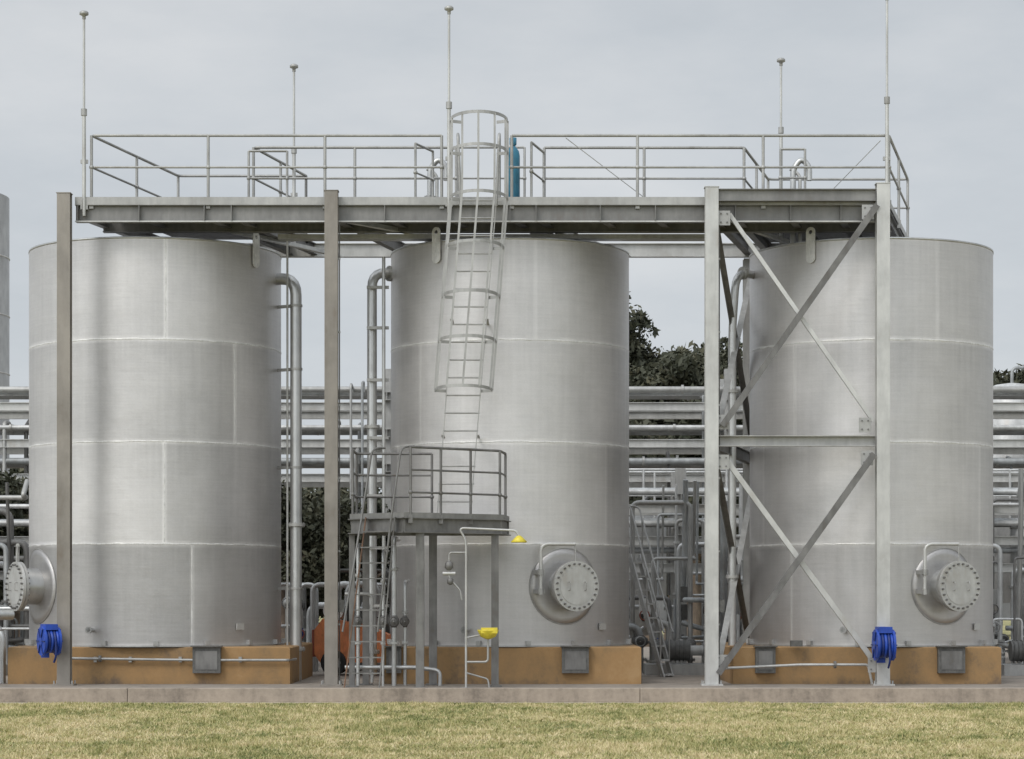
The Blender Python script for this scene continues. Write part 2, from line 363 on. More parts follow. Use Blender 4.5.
def tank(seed, px, Rr, seams, mw, lugs, vstr):
    c = Vector(((px-512)*42.1/F, 2.1, 0)); z0 = Z0
    ths = [2.2+0.3*seed, 3.0, 2.6, 1.9+.2*seed]; sl = []
    for spx, k in seams:
        X = (spx-512)*40.6/F; th = math.asin(max(-0.99, min(0.99, (X-c.x)/Rr))); sl.append((th, k, spx)); ths[k] = th
    m = Mesh(); m.pad = tm = tankmat(seed, ths, vstr); n = 128
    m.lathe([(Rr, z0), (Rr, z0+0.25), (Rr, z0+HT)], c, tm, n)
    m.lathe([(Rr-0.02, z0+HT), (Rr+0.008, z0+HT), (Rr+0.008, z0+HT-0.035), (Rr-0.01, z0+HT-0.035)], c, 'pipe', n)
    m.lathe([(Rr+0.006, z0+HT-0.001), (Rr-0.05, z0+HT+0.01), (Rr*0.5, z0+HT+0.1), (0.02, z0+HT+0.18)], c, tm, n)
    m.lathe([(Rr+0.06, z0-0.012), (Rr+0.06, z0+0.012), (Rr-0.02, z0+0.012)], c, 'galv', n, False)
    for k in (1, 2, 3):
        rr = random.Random(seed*10+k)
        vs = []; fs = []
        for i in range(n):
            a = 2*math.pi*i/n; w = 0.012+0.012*rr.random(); zz = z0+k*ST+0.006*rr.uniform(-1,1)
            for dz, dr in ((-w,-0.002), (0,0.007), (w,-0.002)):
                vs.append((c.x+(Rr+dr)*math.cos(a), c.y+(Rr+dr)*math.sin(a), zz+dz))
        for i in range(n):
            j = (i+1)%n
            for q in (0, 1): fs.append((i*3+q, j*3+q, j*3+q+1, i*3+q+1))
        m.add(vs, fs, 'weld', True)
    for th, k, spx in sl:
        vs = []; fs = []; rr = random.Random(spx); N2 = 24
        for i in range(N2+1):
            z = z0+ST*k+0.03+(ST-0.06)*i/N2; w = vstr*(0.008+0.012*rr.random())/Rr
            for dt, dr in ((-w,-0.002), (0,0.005), (w,-0.002)): vs.append(cpt(c, Rr+dr, th+dt, z))
        for i in range(N2):
            for q in (0, 1): fs.append((i*3+q, i*3+q+1, (i+1)*3+q+1, (i+1)*3+q))
        m.add(vs, fs, 'weld' if vstr > 0.9 else 'galvL', True)
    for lpx in lugs:
        X = (lpx-512)*40.2/F; th = math.asin((X-c.x)/Rr)
        zt = z0+HT
        pr = [(0.085*math.cos(math.pi*i/12), 0.085*math.sin(math.pi*i/12)+0.14) for i in range(13)]
        pr += [(0.085*math.cos(math.pi+math.pi*i/12), 0.085*math.sin(math.pi+math.pi*i/12)-0.3) for i in range(13)]
        base = cpt(c, Rr+0.02, th, zt); t = Vector((math.cos(th), math.sin(th), 0)); o = Vector((math.sin(th), -math.cos(th), 0))
        hole = [(0.035*math.cos(2*math.pi*i/26), 0.035*math.sin(2*math.pi*i/26)+0.14) for i in range(26)]
        nn = 26
        vs = [base+t*x+Vector((0,0,y)) for x, y in pr]+[base+t*x+Vector((0,0,y)) for x, y in hole]
        vs += [v+o*0.02 for v in vs]
        fs = []
        for i in range(nn):
            j = (i+1)%nn
            fs += [(i, j, nn+j, nn+i), (2*nn+i, 2*nn+j, 3*nn+j, 3*nn+i), (i, j, 2*nn+j, 2*nn+i), (nn+i, nn+j, 3*nn+j, 3*nn+i)]
        # solid lower tongue behind the ring of faces
        m.add(vs, fs, 'weld')
    for i in range(16):
        a = 2*math.pi*(i+.37)/16; p = cpt(c, Rr+0.04, a, z0+0.05)
        m.box(p, (0.08, 0.08, 0.08), 'galv', Matrix.Rotation(a, 3, 'Z'))
    a = math.radians(48); p = cpt(c, Rr+0.03, a, 1.15)
    m.box(p, (0.16, 0.02, 0.11), 'galvL', Matrix.Rotation(a, 3, 'Z'))
    a = math.radians(-20); m.cyl(cpt(c,Rr-.02,a,1.1), cpt(c,Rr+0.16,a,1.1), 0.035, 'pipe'); m.cyl(cpt(c,Rr+.12,a,1.1), cpt(c,Rr+0.16,a,1.1), 0.06, 'galv')
    manway(m, c, Rr, mw, 1.83)
    m.obj("stainless_storage_tank", (c.x, c.y, z0))
    return c
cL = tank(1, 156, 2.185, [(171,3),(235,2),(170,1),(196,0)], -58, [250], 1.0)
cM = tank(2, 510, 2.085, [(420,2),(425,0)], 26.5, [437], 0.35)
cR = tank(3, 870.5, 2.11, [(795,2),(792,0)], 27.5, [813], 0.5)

def plinth(x0, x1, boxes):
    a = (x0-512)*40/F; b = (x1-512)*40/F
    m = Mesh()
    pr = [(a,-0.02),(b,-0.02),(b+0.02,0.2),(b+0.02,4.3),(b-.3,4.6),(a+.3,4.6),(a-0.02,4.3),(a-0.02,0.2)]
    n = len(pr)
    vs = [(x,y,0.19) for x,y in pr]+[(x,y,0.80) for x,y in pr]+[(x+(0.03 if x<(a+b)/2 else -0.03),y+(0.03 if y<2 else -.03),0.818) for x,y in pr]
    fs = [(i,(i+1)%n,n+(i+1)%n,n+i) for i in range(n)]+[(n+i,n+(i+1)%n,2*n+(i+1)%n,2*n+i) for i in range(n)]+[tuple(range(2*n,3*n))]
    m.add(vs, fs, 'ochre')
    for u, v in boxes:
        X0 = (u-512)*39.8/F; X1 = (v-512)*39.8/F; cx = (X0+X1)/2; w = X1-X0
        m.box((cx, -0.08, 0.6), (w, 0.116, 0.43), 'grey')
        m.box((cx, -0.143, 0.6), (w-0.1, 0.012, 0.31), 'galvD')
        m.box((cx, -0.11, 0.83), (w+0.05, 0.2, 0.02), 'grey')
    m.obj("tank_plinth")
plinth(8, 290, [(192,220)])
plinth(384, 641, [(386,401),(562,589)])
plinth(733, 1001, [(756,776),(939,966)])

# ------------------------------------------------------------------ gantry
ZD = 8.17
def fx(px, y=-0.4): return (px-512)*(40+y)/F
G = Mesh()
ybk = 3.8
xl, xr = fx(76), fx(886)
G.ibeam((xl,-0.4,ZD-0.2), (xr,-0.4,ZD-0.2), 0.17, 0.28, 'beam')
G.bar((xl,-0.49,ZD+0.0), (xr,-0.49,ZD+0.0), 0.012, 0.13, 'galv')
G.bar((xl,-0.487,ZD-0.335), (xr,-0.487,ZD-0.335), 0.008, 0.022, 'galvL')  # lower flange highlight put in as a thin strip of brighter steel
G.ibeam(S(xl,0.7,ZD-0.2), S(xr,0.7,ZD-0.2), 0.15, 0.28, 'galvD')
G.ibeam(S(xl,ybk,ZD-0.19), S(xr,ybk,ZD-0.19), 0.15, 0.25, 'galvL')
for p in (79, 140, 205, 232, 330, 385, 448, 510, 536, 600, 655, 712, 735, 790, 840, 884):
    x = fx(p)
    deep = p in (79, 205, 232, 330, 385, 510, 536, 712, 735, 790, 840, 884)
    G.ibeam(S(x,-0.3,ZD-0.17), S(x,ybk if deep else 0.65,ZD-0.17), 0.12, 0.2, 'galvD')
    G.box((x, -0.465, ZD-0.2), (0.012, 0.1, 0.25), 'beam')
def grating(x0, x1, y0, y1):
    y = y0
    while y < y1:
        G.bar(S(x0,y,ZD-0.02), S(x1,y,ZD-0.02), 0.012, 0.04, 'grate'); y += 0.045
    x = x0
    while x < x1:
        G.bar(S(x,y0,ZD-0.01), S(x,y1,ZD-0.01), 0.008, 0.015, 'grate'); x += 0.1
    for a, b in (((x0,y0),(x1,y0)),((x0,y1),(x1,y1)),((x0,y0),(x0,y1)),((x1,y0),(x1,y1))):
        G.bar(S(*a,ZD-0.005), S(*b,ZD-0.005), 0.01, 0.1, 'galv')
grating(fx(92), fx(889), -0.36, 0.66)
grating(fx(92), fx(232), 0.70, 3.4)
grating(fx(735), fx(889), 0.70, 3.75)
grating(fx(505), fx(545), 0.70, 2.2)
def rail(m, pts, z, h=1.05, mat='galv', posts=True, r=0.021, spacing=1.5, mids=(0.52,)):
    pts = [Vector((p[0], p[1], 0)) for p in pts]
    m.tube([p+Vector((0,0,z+h)) for p in pts], r, mat, 0.1, 8)
    for q in mids: m.tube([p+Vector((0,0,z+h*q)) for p in pts], r*0.8, mat, 0.08, 8)
    if posts:
        for i in range(len(pts)-1):
            L = (pts[i+1]-pts[i]).length; k = max(1, round(L/spacing))
            for j in range(k+1):
                if j == k and i < len(pts)-2: continue
                p = pts[i].lerp(pts[i+1], j/k)
                m.cyl(p+Vector((0,0,z-0.12)), p+Vector((0,0,z+h)), r, mat, n=8)
                m.lathe([(r,-.03),(r*1.6,-.015),(r*1.6,.015),(r,.03)], p+Vector((0,0,z+h*mids[0])), mat, 8)
                m.box(p+Vector((0,0,z-0.05)), (0.07,0.07,0.14), mat)
def sp(px, y): v = S(fx(px), y, 0); return (v.x, v.y)
H1 = 1.09
rail(G, [sp(232,3.35), sp(92,3.35), sp(92,-0.42), sp(442,-0.42)], ZD, H1, spacing=1.95, r=0.025)
rail(G, [sp(232,3.35), sp(232,0.62), sp(440,0.62)], ZD, H1, spacing=1.6, r=0.025)
rail(G, [sp(512,-0.42), sp(889,-0.42), sp(889,3.7), sp(735,3.7), sp(735,0.64), sp(530,0.64)], ZD, H1, spacing=1.95, r=0.025)
rail(G, [sp(442,0.62), sp(510,0.62)], ZD, H1)
rail(G, [sp(236,0.2), sp(275,0.2)], ZD, 0.95); rail(G, [sp(775,0.3), sp(800,0.3)], ZD, 1.0)
rail(G, [sp(412,-0.2), sp(418,0.5)], ZD, 1.0); rail(G, [sp(530,-0.3), sp(530,0.6)], ZD, 1.0)
for a, b in (((566,-0.42,1.05),(652,0.6,0.0)), ((880,-0.3,1.03),(810,0.6,0.1)), ((820,0.6,.05),(880,0.9,.5))):
    G.tube([Vector((*sp(a[0],a[1]), ZD+a[2])), Vector((*sp(b[0],b[1]), ZD+b[2]))], 0.007, 'galvL', n=5)
def hcol(x, y, z0, z1, mat, w=0.215, d=0.2):
    G.ibeam((x,y,z0), (x,y,z1), w, d, mat, up=(0,1,0), t=0.016)
    G.box((x,y,z0+0.012), (w+0.14,d+0.14,0.024), mat)
    for a in (-1,1):
        for b in (-1,1): G.cyl((x+a*(w/2+.04),y+b*(d/2+.03),z0+0.02), (x+a*(w/2+.04),y+b*(d/2+.03),z0+0.08), 0.014, 'galv', n=6)
for p, mt, top in ((64.5,'brown',8.26), (331.5,'brown',8.3), (711.5,'galvL',8.36), (882.5,'galvL',8.42)):
    x = fx(p, -0.62); hcol(x, -0.62, 0.2, top, mt)
    G.box((x, -0.62, top+0.008), (0.24,0.22,0.012), mt)
    G.box((x, -0.505, ZD-0.2), (0.2,0.012,0.34), 'galv')
for p in (64.5, 331.5, 711.5, 882.5):
    v = S(fx(p,-0.62), ybk+0.2, 0); hcol(v.x, v.y, 0.2, ZD-0.32, 'galv', 0.18)
xC, xD = fx(711.5,-0.62), fx(882.5,-0.62)
G.ibeam((xC+0.11,-0.62,8.24), (xD-0.11,-0.62,8.24), 0.14, 0.2, 'beam')
zm = W(0,441,-0.62).z
G.prof([(-0.06,-0.09),(0.06,-0.09),(0.06,-0.075),(-0.045,-0.075),(-0.045,0.075),(0.06,0.075),(0.06,0.09),(-0.06,0.09)], (xC+0.115,-0.6,zm), (xD-0.115,-0.6,zm), 'galv')
def br(a, b, y, mat, w=0.11):
    G.angle(W(*a,y), W(*b,y), w, mat, up=(0,1,0))
br((875,203),(720,424),-0.75,'galvD',0.1); br((728,215),(872,422),-0.60,'galvL',0.065)
br((872,452),(716,672),-0.75,'galvD',0.1); br((722,458),(883,678),-0.60,'galvL',0.085)
for a in ((724,218),(868,212),(723,422),(865,425),(723,462),(867,458),(722,662),(874,665)):
    p = W(*a,-0.66); G.box(p, (0.2,0.012,0.24), 'galv')
    for dx in (-.05,.05):
        for dz in (-.07,.07): G.cyl(p+Vector((dx,-.006,dz)), p+Vector((dx,-.024,dz)), 0.014, 'galvD', n=6)
def side_frame(xf, mat, mat2):
    zt = 7.9
    def P(y, z): return S(xf+0.04, y, z)
    y0, y1 = -0.5, ybk+0.15
    G.ibeam(P(y0,zm-0.02), P(y1,zm-0.02), 0.12, 0.2, mat)
    for (za, zb) in ((zt, zm+0.25), (zm-0.25, 0.5)):
        G.angle(P(y0,za), P(y1,zb), 0.1, mat, up=(1,0,0)); G.angle(P(y0,zb)+Vector((0.05,0,0)), P(y1,za)+Vector((0.05,0,0)), 0.1, mat2, up=(1,0,0))
side_frame(xC, 'galvD', 'galv')
for a, b in (((345,-0.3),(408,1.6)), ((540,0.7),(580,3.6)), ((205,0.8),(262,3.7)), ((745,0.8),(800,3.7))):
    G.angle(S(fx(a[0]),a[1],ZD-0.34), S(fx(b[0]),b[1],ZD-0.34), 0.09, 'galvL', up=(0,0,1))
G.prof([(-0.15,-0.04),(0.15,-0.04),(0.15,0.04),(0.14,0.04),(0.14,-0.03),(-0.14,-0.03),(-0.14,0.04),(-0.15,0.04)], S(fx(250),1.0,ZD-0.38), S(fx(700),1.0,ZD-0.38), 'galv')
for p in (331.5, 711.5):
    x = fx(p,-0.62)+0.13; G.tube([(x,-0.6,7.8),(x,-0.6,1.9),(x,-0.6,0.25)], 0.011, 'galvD', n=6)
    for z in (1.2,2.4,3.6,4.8,6.0,7.2): G.box((x-0.01,-0.6,z), (0.05,0.04,0.03), 'galv')
    G.box((x+0.02,-0.62,1.5), (0.12,0.1,0.2), 'grey')
G.obj("access_gantry")

def rod(px, ytop, y, zbase, mid):
    m = Mesh(); a = W(px, ytop, y); x = a.x
    m.cyl((x,y,zbase), (x,y,mid), 0.032, 'galvL', n=10)
    m.cyl((x,y,mid), (x,y,a.z), 0.02, 'galvL', n=8)
    m.cyl((x,y,mid-0.06), (x,y,mid+0.05), 0.05, 'galv', n=10)
    m.lathe([(0.005,0.06),(0.05,0.05),(0.075,0.03),(0.075,-0.01),(0.03,-0.03),(0.03,-0.08)], (x,y,a.z-0.02), 'galv', 10)
    m.box((x,y+0.03,zbase+0.15), (0.12,0.05,0.08), 'galv'); m.box((x,y+0.03,zbase+0.9), (0.12,0.05,0.06), 'galv')
    m.obj("lightning_rod")
rod(84, 13, -0.5, ZD-0.25, W(84,112,-0.5).z)
rod(294, 66, 2.6, 7.9, W(294,150,2.6).z)
rod(449, 8, -0.5, ZD-0.2, W(449,105,-0.5).z)
rod(781, 60, 2.6, 7.9, W(781,130,2.6).z)
rod(887, -6, -0.5, ZD-0.2, W(887,100,-0.5).z)

# ------------------------------------------------------------------ caged ladder
L = Mesh(); yl = -0.72; zb = 2.93
def lx(z):
    zt = 8.2
    if z >= zt: return fx(479, yl)
    q = (z-zb)/(zt-zb); return fx(453.5,yl)*(1-q)+fx(479,yl)*q
hw = 0.29
for s in (-1,1):
    L.bar((lx(zb)+s*hw*0.93,yl,zb), (lx(8.1)+s*hw,yl,8.1), 0.016, 0.065, 'galv', up=(0,1,0))
    L.tube([(lx(8.1)+s*hw,yl,8.05), (lx(8.1)+s*(hw+0.05),yl,9.25), (lx(8.1)+s*(hw+.05),yl+0.5,9.25), (lx(8.1)+s*(hw+.05),yl+0.5,8.2)], 0.024, 'galv', 0.15, 8)
z = zb+0.28
while z < 8.25:
    x = lx(z); L.cyl((x-hw,yl,z), (x+hw,yl,z), 0.013, 'galv', n=6); z += 0.29
hoops = [5.02, 5.82, 6.55, 7.35, 8.15, 8.9, 9.42]
def hoop_pts(z, n=16, rw=0.47, dp=0.74):
    x = lx(z); out = [Vector((x-hw,yl,z))]
    for i in range(n+1):
        a = math.pi+math.pi*i/n
        out.append(Vector((x+rw*math.cos(a), yl-0.1+dp*0.86*math.sin(a), z-0.03*math.sin(a))))
    out.append(Vector((x+hw,yl,z))); return out
for z in hoops:
    pts = hoop_pts(z)
    for a, b in zip(pts, pts[1:]):
        L.bar(a, b, 0.008, 0.05, 'galv')
for i in (1, 3, 6, 9, 12, 15, 17):
    for za, zc in zip(hoops, hoops[1:]):
        a = hoop_pts(za)[i]; b = hoop_pts(zc)[i]
        L.bar(a, b, 0.034, 0.006, 'galv', up=(0,1,0))
for zz in (4.3, 6.2):
    for s in (-1,1): L.bar((lx(zz)+s*hw,yl+0.02,zz), (lx(zz)+s*hw,0.05,zz), 0.05, 0.01, 'galv')
L.obj("caged_ladder")

m = Mesh(); gx = fx(513,-0.1)
m.lathe([(0.0,0),(0.1,0.0),(0.115,0.03),(0.115,0.8),(0.1,0.88),(0.05,0.95),(0.035,0.97),(0.035,1.0)], (gx,-0.1,ZD+0.01), 'teal', 20)
m.cyl((gx,-0.1,ZD+1.0), (gx,-0.1,ZD+1.07), 0.02, 'galv'); m.cyl((gx-0.04,-0.1,ZD+1.04), (gx+0.05,-0.1,ZD+1.04), 0.013, 'galv')
m.lathe([(0.055,0.98),(0.06,1.0),(0.06,1.1),(0.05,1.1)], (gx,-0.1,ZD+0.01), 'teal', 14)
m.obj("gas_cylinder")

# ------------------------------------------------------------------ lower platform (front edge runs oblique)
P = Mesh(); zp = 2.93; yr = -0.4
def qx(px, y): return (px-512)*(40+y)/F
A_ = Vector((qx(350,-1.5),-1.5,0)); B_ = Vector((qx(404,-2.3),-2.3,0)); C_ = Vector((qx(503,-1.25),-1.25,0))
Dd = Vector((qx(503,yr)+0.1,yr,0)); E_ = Vector((qx(352,yr)+.05,yr,0))
poly = [A_,B_,C_,Dd,E_]
up = Vector((0,0,1))
for i in range(5):
    a, b = poly[i], poly[(i+1)%5]
    P.prof([(-0.035,-0.12),(0.035,-0.12),(0.035,-0.106),(-0.021,-0.106),(-0.021,0.106),(0.035,0.106),(0.035,0.12),(-0.035,0.12)], a+up*(zp-0.15), b+up*(zp-0.15), 'galvD')
    P.bar(a+up*(zp+0.01), b+up*(zp+0.01), 0.008, 0.08, 'beam')
def front_y(x):
    if x < B_.x: q = (x-A_.x)/(B_.x-A_.x); return A_.y+(B_.y-A_.y)*q
    q = (x-B_.x)/(C_.x-B_.x); return B_.y+(C_.y-B_.y)*q
x = A_.x+0.03
i = 0
while x < C_.x-0.02:
    P.bar((x,front_y(x)+.02,zp-0.02), (x,yr-.02,zp-0.02), 0.01, 0.035, 'grate')
    if i % 14 == 7: P.ibeam((x,front_y(x)+.05,zp-0.13), (x,yr-.05,zp-0.13), 0.08, 0.16, 'galvD')
    x += 0.045; i += 1
y = -2.2
while y < yr:
    xs_ = [v for v in np.linspace(A_.x,C_.x,60) if front_y(v) < y]
    if xs_: P.bar((xs_[0],y,zp-0.012), (xs_[-1],y,zp-0.012), 0.008, 0.02, 'grate')
    y += 0.1
for px, y, w in ((420,front_y(qx(420,-2))+.08,0.13), (495,front_y(qx(495,-1.3))+.08,0.12), (366,yr-.05,0.11), (433,yr-.05,0.13), (352,-1.4,0.09)):
    x = qx(px,y); P.ibeam((x,y,0.2), (x,y,zp-0.27), w, w, 'galvD', up=(0,1,0)); P.box((x,y,0.212), (w+.1,w+.1,0.02), 'galvD')
rail(P, [(B_.x+.1,B_.y+.06), (C_.x-0.05,C_.y+.03), (Dd.x-0.06,Dd.y-.05)], zp, 1.08, 'galvD', spacing=0.62, r=0.021, mids=(0.34,0.67))
rail(P, [(A_.x+.04,A_.y+.05), (E_.x+.03,E_.y-.04), (qx(432,yr),yr-.04)], zp, 1.08, 'galvD', spacing=0.9, r=0.021, mids=(0.34,0.67))
for (pt, pb, mt) in ((366,344,'rust'), (395,379,'galvD')):
    yt = front_y(qx(pt,-2))
    P.bar((qx(pt,yt),yt-0.05,zp-0.02), (qx(pb,-2.34),-2.32,0.2), 0.02, 0.08, mt, up=(0,1,0))
    P.tube([(qx(pb,-2.3)-0.02,-2.34,1.1), (qx(pt,yt)-0.02,yt-0.2,zp+0.2), (qx(pt,yt)+0.1,yt-0.05,zp+1.08), (qx(pt,yt)+0.3,yt+0.1,zp+1.1)], 0.017, 'galvD', 0.25, 8)
for i in range(1, 11):
    q = i/11
    a = Vector((qx(344,-2.3),-2.32,0.2)).lerp(Vector((qx(366,-1.7),front_y(qx(366,-2))-.05,zp)), q); b = Vector((qx(379,-2.3),-2.32,0.2)).lerp(Vector((qx(395,-2.1),front_y(qx(395,-2))-.05,zp)), q)
    P.bar(a, b, 0.07, 0.02, 'galvD')
P.obj("access_platform")

m = Mesh(); ys = -2.05; xs = qx(466,ys)
m.tube([(xs,ys,0.2), (xs,ys,2.55), (xs-0.12,ys,2.74), (qx(516,ys),ys,2.7), (qx(519,ys),ys,2.6)], 0.018, 'galvL', 0.1, 8)
m.lathe([(0.02,0.1),(0.05,0.08),(0.13,0.0),(0.12,-0.012),(0.0,-0.012)], (qx(519,ys),ys,2.52), 'yellow', 20)
bx = qx(488,ys)
m.tube([(xs,ys,0.62), (bx,ys,0.62), (bx,ys,1.0)], 0.018, 'galv', 0.06, 8)
m.lathe([(0.03,-0.1),(0.12,-0.06),(0.165,0.03),(0.17,0.05),(0.15,0.045),(0.1,-0.03),(0.0,-0.05)], (bx,ys,1.08), 'yellow', 24)
m.box((bx+0.02,ys-0.13,1.12), (0.26,0.02,0.09), 'yellow')
m.tube([(xs,ys,1.0),(bx-0.05,ys,1.06)], 0.015, 'galv', n=6)
m.tube([(xs,ys,0.45),(bx,ys,0.35),(bx+0.02,ys,0.2)], 0.014, 'galv', 0.05, 6)
m.cyl((xs,ys,0.19), (xs,ys,0.22), 0.1, 'galv')
vx = qx(449,ys)
m.tube([(xs,ys,2.35), (vx,ys,2.35), (vx,ys,1.95), (vx+0.18,ys,1.75), (vx+.2,ys,1.6)], 0.015, 'galv', 0.05, 8)
m.lathe([(0.02,0.07),(0.06,0.04),(0.07,-0.04),(0.03,-0.08)], (vx,ys,2.15), 'galvD', 12); m.cyl((vx-0.1,ys,2.02),(vx+0.1,ys,2.02),0.03,'galvL')
m.lathe([(0.02,0.05),(0.05,0.03),(0.05,-0.04),(0.02,-0.06)], (vx+.02,ys,1.9), 'galvD', 12)
m.obj("safety_shower")

# tank outlet pipes and valves between the platform legs
m = Mesh()
for px, yy, r_, top in ((394,-0.9,0.04,2.6),(405,-0.6,0.028,1.9),(358,-0.9,0.03,2.5),(383,-1.1,0.022,2.4)):
    x = qx(px,yy); m.tube([(x,yy,0.2),(x,yy,top),(x+0.02,0.3 if px > 390 else yy+1.2,top+.02)], r_, 'pipe', 0.12, 10)
    m.flange((x,yy,0.9),(0,0,1),r_*1.9,0.035,'galvL',6); m.flange((x,yy,top-0.5),(0,0,1),r_*1.9,0.035,'galv',6)
    m.lathe([(r_,0.1),(r_*2.1,0.04),(r_*2.1,-0.04),(r_,-0.1)],(x,yy,1.25),'galvD',12)
    m.cyl((x,yy,1.25),(x,yy-0.16,1.25),0.01,'galv',n=6); m.lathe([(.07,-.008),(.082,0),(.07,.008),(.062,0),(.07,-.008)],(x,yy-.16,1.25),'galvD',14,True,(0,1,0))
m.tube([(qx(345,-.8),-.8,.5),(qx(415,-.8),-.8,.5),(qx(440,-.8),-.8,.45),(qx(440,-.8),-.8,.2)],0.035,'pipe',.1,10)
m.tube([(qx(345,-.7),-.7,1.7),(qx(372,-.7),-.7,1.7),(qx(372,-.7),-.7,.25)],0.028,'galv',.1,10)
m.obj("valve_manifold")

def reel(cx, y, z, s, ang):
    m = Mesh(); rot = Matrix.Rotation(ang, 3, 'Z'); ax = rot @ Vector((1,0,0)); c = Vector((cx,y,z))
    for t in (-0.13, 0.13):
        m.cyl(c+ax*(t-0.018)*s, c+ax*(t+0.018)*s, 0.25*s, 'blue', n=28)
        m.cyl(c+ax*(t-0.03)*s, c+ax*(t+0.03)*s, 0.08*s, 'blue', n=16)
        for k in range(6):
            a = k*math.pi/3; d = rot @ Vector((0, math.cos(a), math.sin(a)))
            m.bar(c+ax*(t*1.2)*s+d*0.07*s, c+ax*(t*1.2)*s+d*0.235*s, 0.02*s, 0.02*s, 'blueD')
    for k in range(5):
        t = -0.1+0.05*k
        m.lathe([(0.19*s,-0.024*s),(0.205*s,-0.013*s),(0.21*s,0),(0.205*s,0.013*s),(0.19*s,0.024*s)], c+ax*t*s, 'blueD' if k%2 else 'blue', 28, True, ax)
    m.box(c+rot @ Vector((0,0.02,0.24))*s, (0.22*s,0.3*s,0.1*s), 'blue', rot)
    m.bar(c+rot @ Vector((0,0.24,-0.29))*s, c+rot @ Vector((0,0.24,0.29))*s, 0.14*s, 0.03*s, 'blue')
    m.tube([c+rot @ Vector((0.05,-0.2,0))*s, c+rot @ Vector((0.05,-0.23,-0.25))*s, c+rot @ Vector((0.05,-0.1,-0.36))*s], 0.018, 'blueD', 0.1, 8)
    m.obj("hose_reel")
a = W(50,641,-0.95); reel(a.x, -1.0, a.z, 0.95, math.radians(28))
a = W(884,645,-1.0); reel(a.x, -1.0, a.z, 1.02, math.radians(3))

# ------------------------------------------------------------------ tank pipework
def vpipe(pts, r, mat='pipe', fil=0.22, fl=()):
    m = Mesh(); m.tube(pts, r, mat, fil, 14)
    for c, ax in fl: m.flange(c, ax, r*1.6, 0.05, 'galv', 8)
    return m
a = W(296,278,1.6); x = a.x
m = vpipe([(x-0.62,1.9,a.z), (x,1.6,a.z), (x,1.6,0.35), (x,1.6,0.19)], 0.1, 'pipe', 0.3, [((x-0.5,1.85,a.z),(1,-0.3,0)), ((x,1.6,0.75),(0,0,1)), ((x,1.6,2.9),(0,0,1))])
for z in (1.8, 3.9, 5.6, 6.7):
    m.cyl((x,1.6,z-0.02),(x,1.6,z+0.02),0.115,'galv'); m.bar((x-0.35,1.8,z),(x,1.6,z),0.05,0.05,'galv')
m.tube([(x-0.14,1.5,7.9),(x-0.14,1.5,7.2),(x-0.14,1.5,0.6)], 0.02, 'galv', n=6)
m.obj("overflow_pipe")
a = W(372,272,1.6); x = a.x
m = vpipe([(x+0.55,2.0,a.z), (x,1.6,a.z), (x,1.6,0.3)], 0.085, 'pipe', 0.28, [((x+0.3,1.8,a.z),(1,0.7,0)), ((x,1.6,4.6),(0,0,1)), ((x,1.6,0.7),(0,0,1))])
x2 = W(384,300,1.4).x
m.tube([(x2,1.3,7.5),(x2,1.3,0.4)], 0.03, 'pipe', n=8)
for z in (1.5,2.5,3.4,4.4,5.4,6.3,7.0): m.box(((x+x2)/2,1.45,z),(abs(x2-x)+0.16,0.06,0.05),'galv')
m.obj("overflow_pipe")
a = W(738,272,1.4); x = a.x
m = vpipe([(x+0.4,1.9,a.z), (x-0.03,1.4,a.z), (x-0.10,1.4,a.z-1.0), (x-0.1,1.4,0.3)], 0.07, 'pipe', 0.3, [((x+0.1,1.55,a.z),(1,1,0)), ((x-0.1,1.4,5.2),(0,0,1)), ((x-0.1,1.4,2.0),(0,0,1))])
m.obj("overflow_pipe")
for px in (430, 793):
    m = Mesh(); x = qx(px,1.2); yy = 1.2
    m.tube([(x,yy,7.6),(x,yy,9.0),(x+0.14,yy,9.18),(x+0.28,yy,9.05),(x+0.28,yy,8.8)], 0.05, 'pipe', 0.12, 12)
    m.flange((x,yy,8.5),(0,0,1),0.1,0.05,'galv'); m.tube([(x+.12,yy,7.6),(x+.12,yy,8.9),(x-.05,yy,9.0)],0.03,'galvL',0.1,8)
    m.box((x,yy,8.35),(0.2,0.14,0.2),'galv')
    m.obj("tank_vent")
m = Mesh()
m.tube([(qx(70,-0.1),-0.1,0.63),(qx(200,-0.1),-0.1,0.6),(qx(288,-.1),-0.1,0.6),(qx(292,-.1),0.6,0.6)], 0.022, 'galv', 0.05, 8)
for px in (95,130,180,240): m.box((qx(px,-.1),-0.06,0.61),(0.05,0.06,0.09),'galv')
m.flange((qx(100,-.1),-0.1,0.625),(1,0,0),0.055,0.03,'galvD'); m.obj("drain_pipe")
m = Mesh()
m.tube([(qx(722,-0.3),-0.3,0.47),(qx(800,-0.3),-0.3,0.53),(qx(868,-.3),-0.3,0.53),(qx(872,-.3),-0.3,0.22)], 0.022, 'galvL', 0.05, 8)
m.flange((qx(835,-.3),-0.3,0.53),(1,0,0),0.06,0.03,'galvD')
m.box((qx(797,-.3),-0.2,0.88),(0.2,0.12,0.1),'grey'); m.obj("drain_pipe")

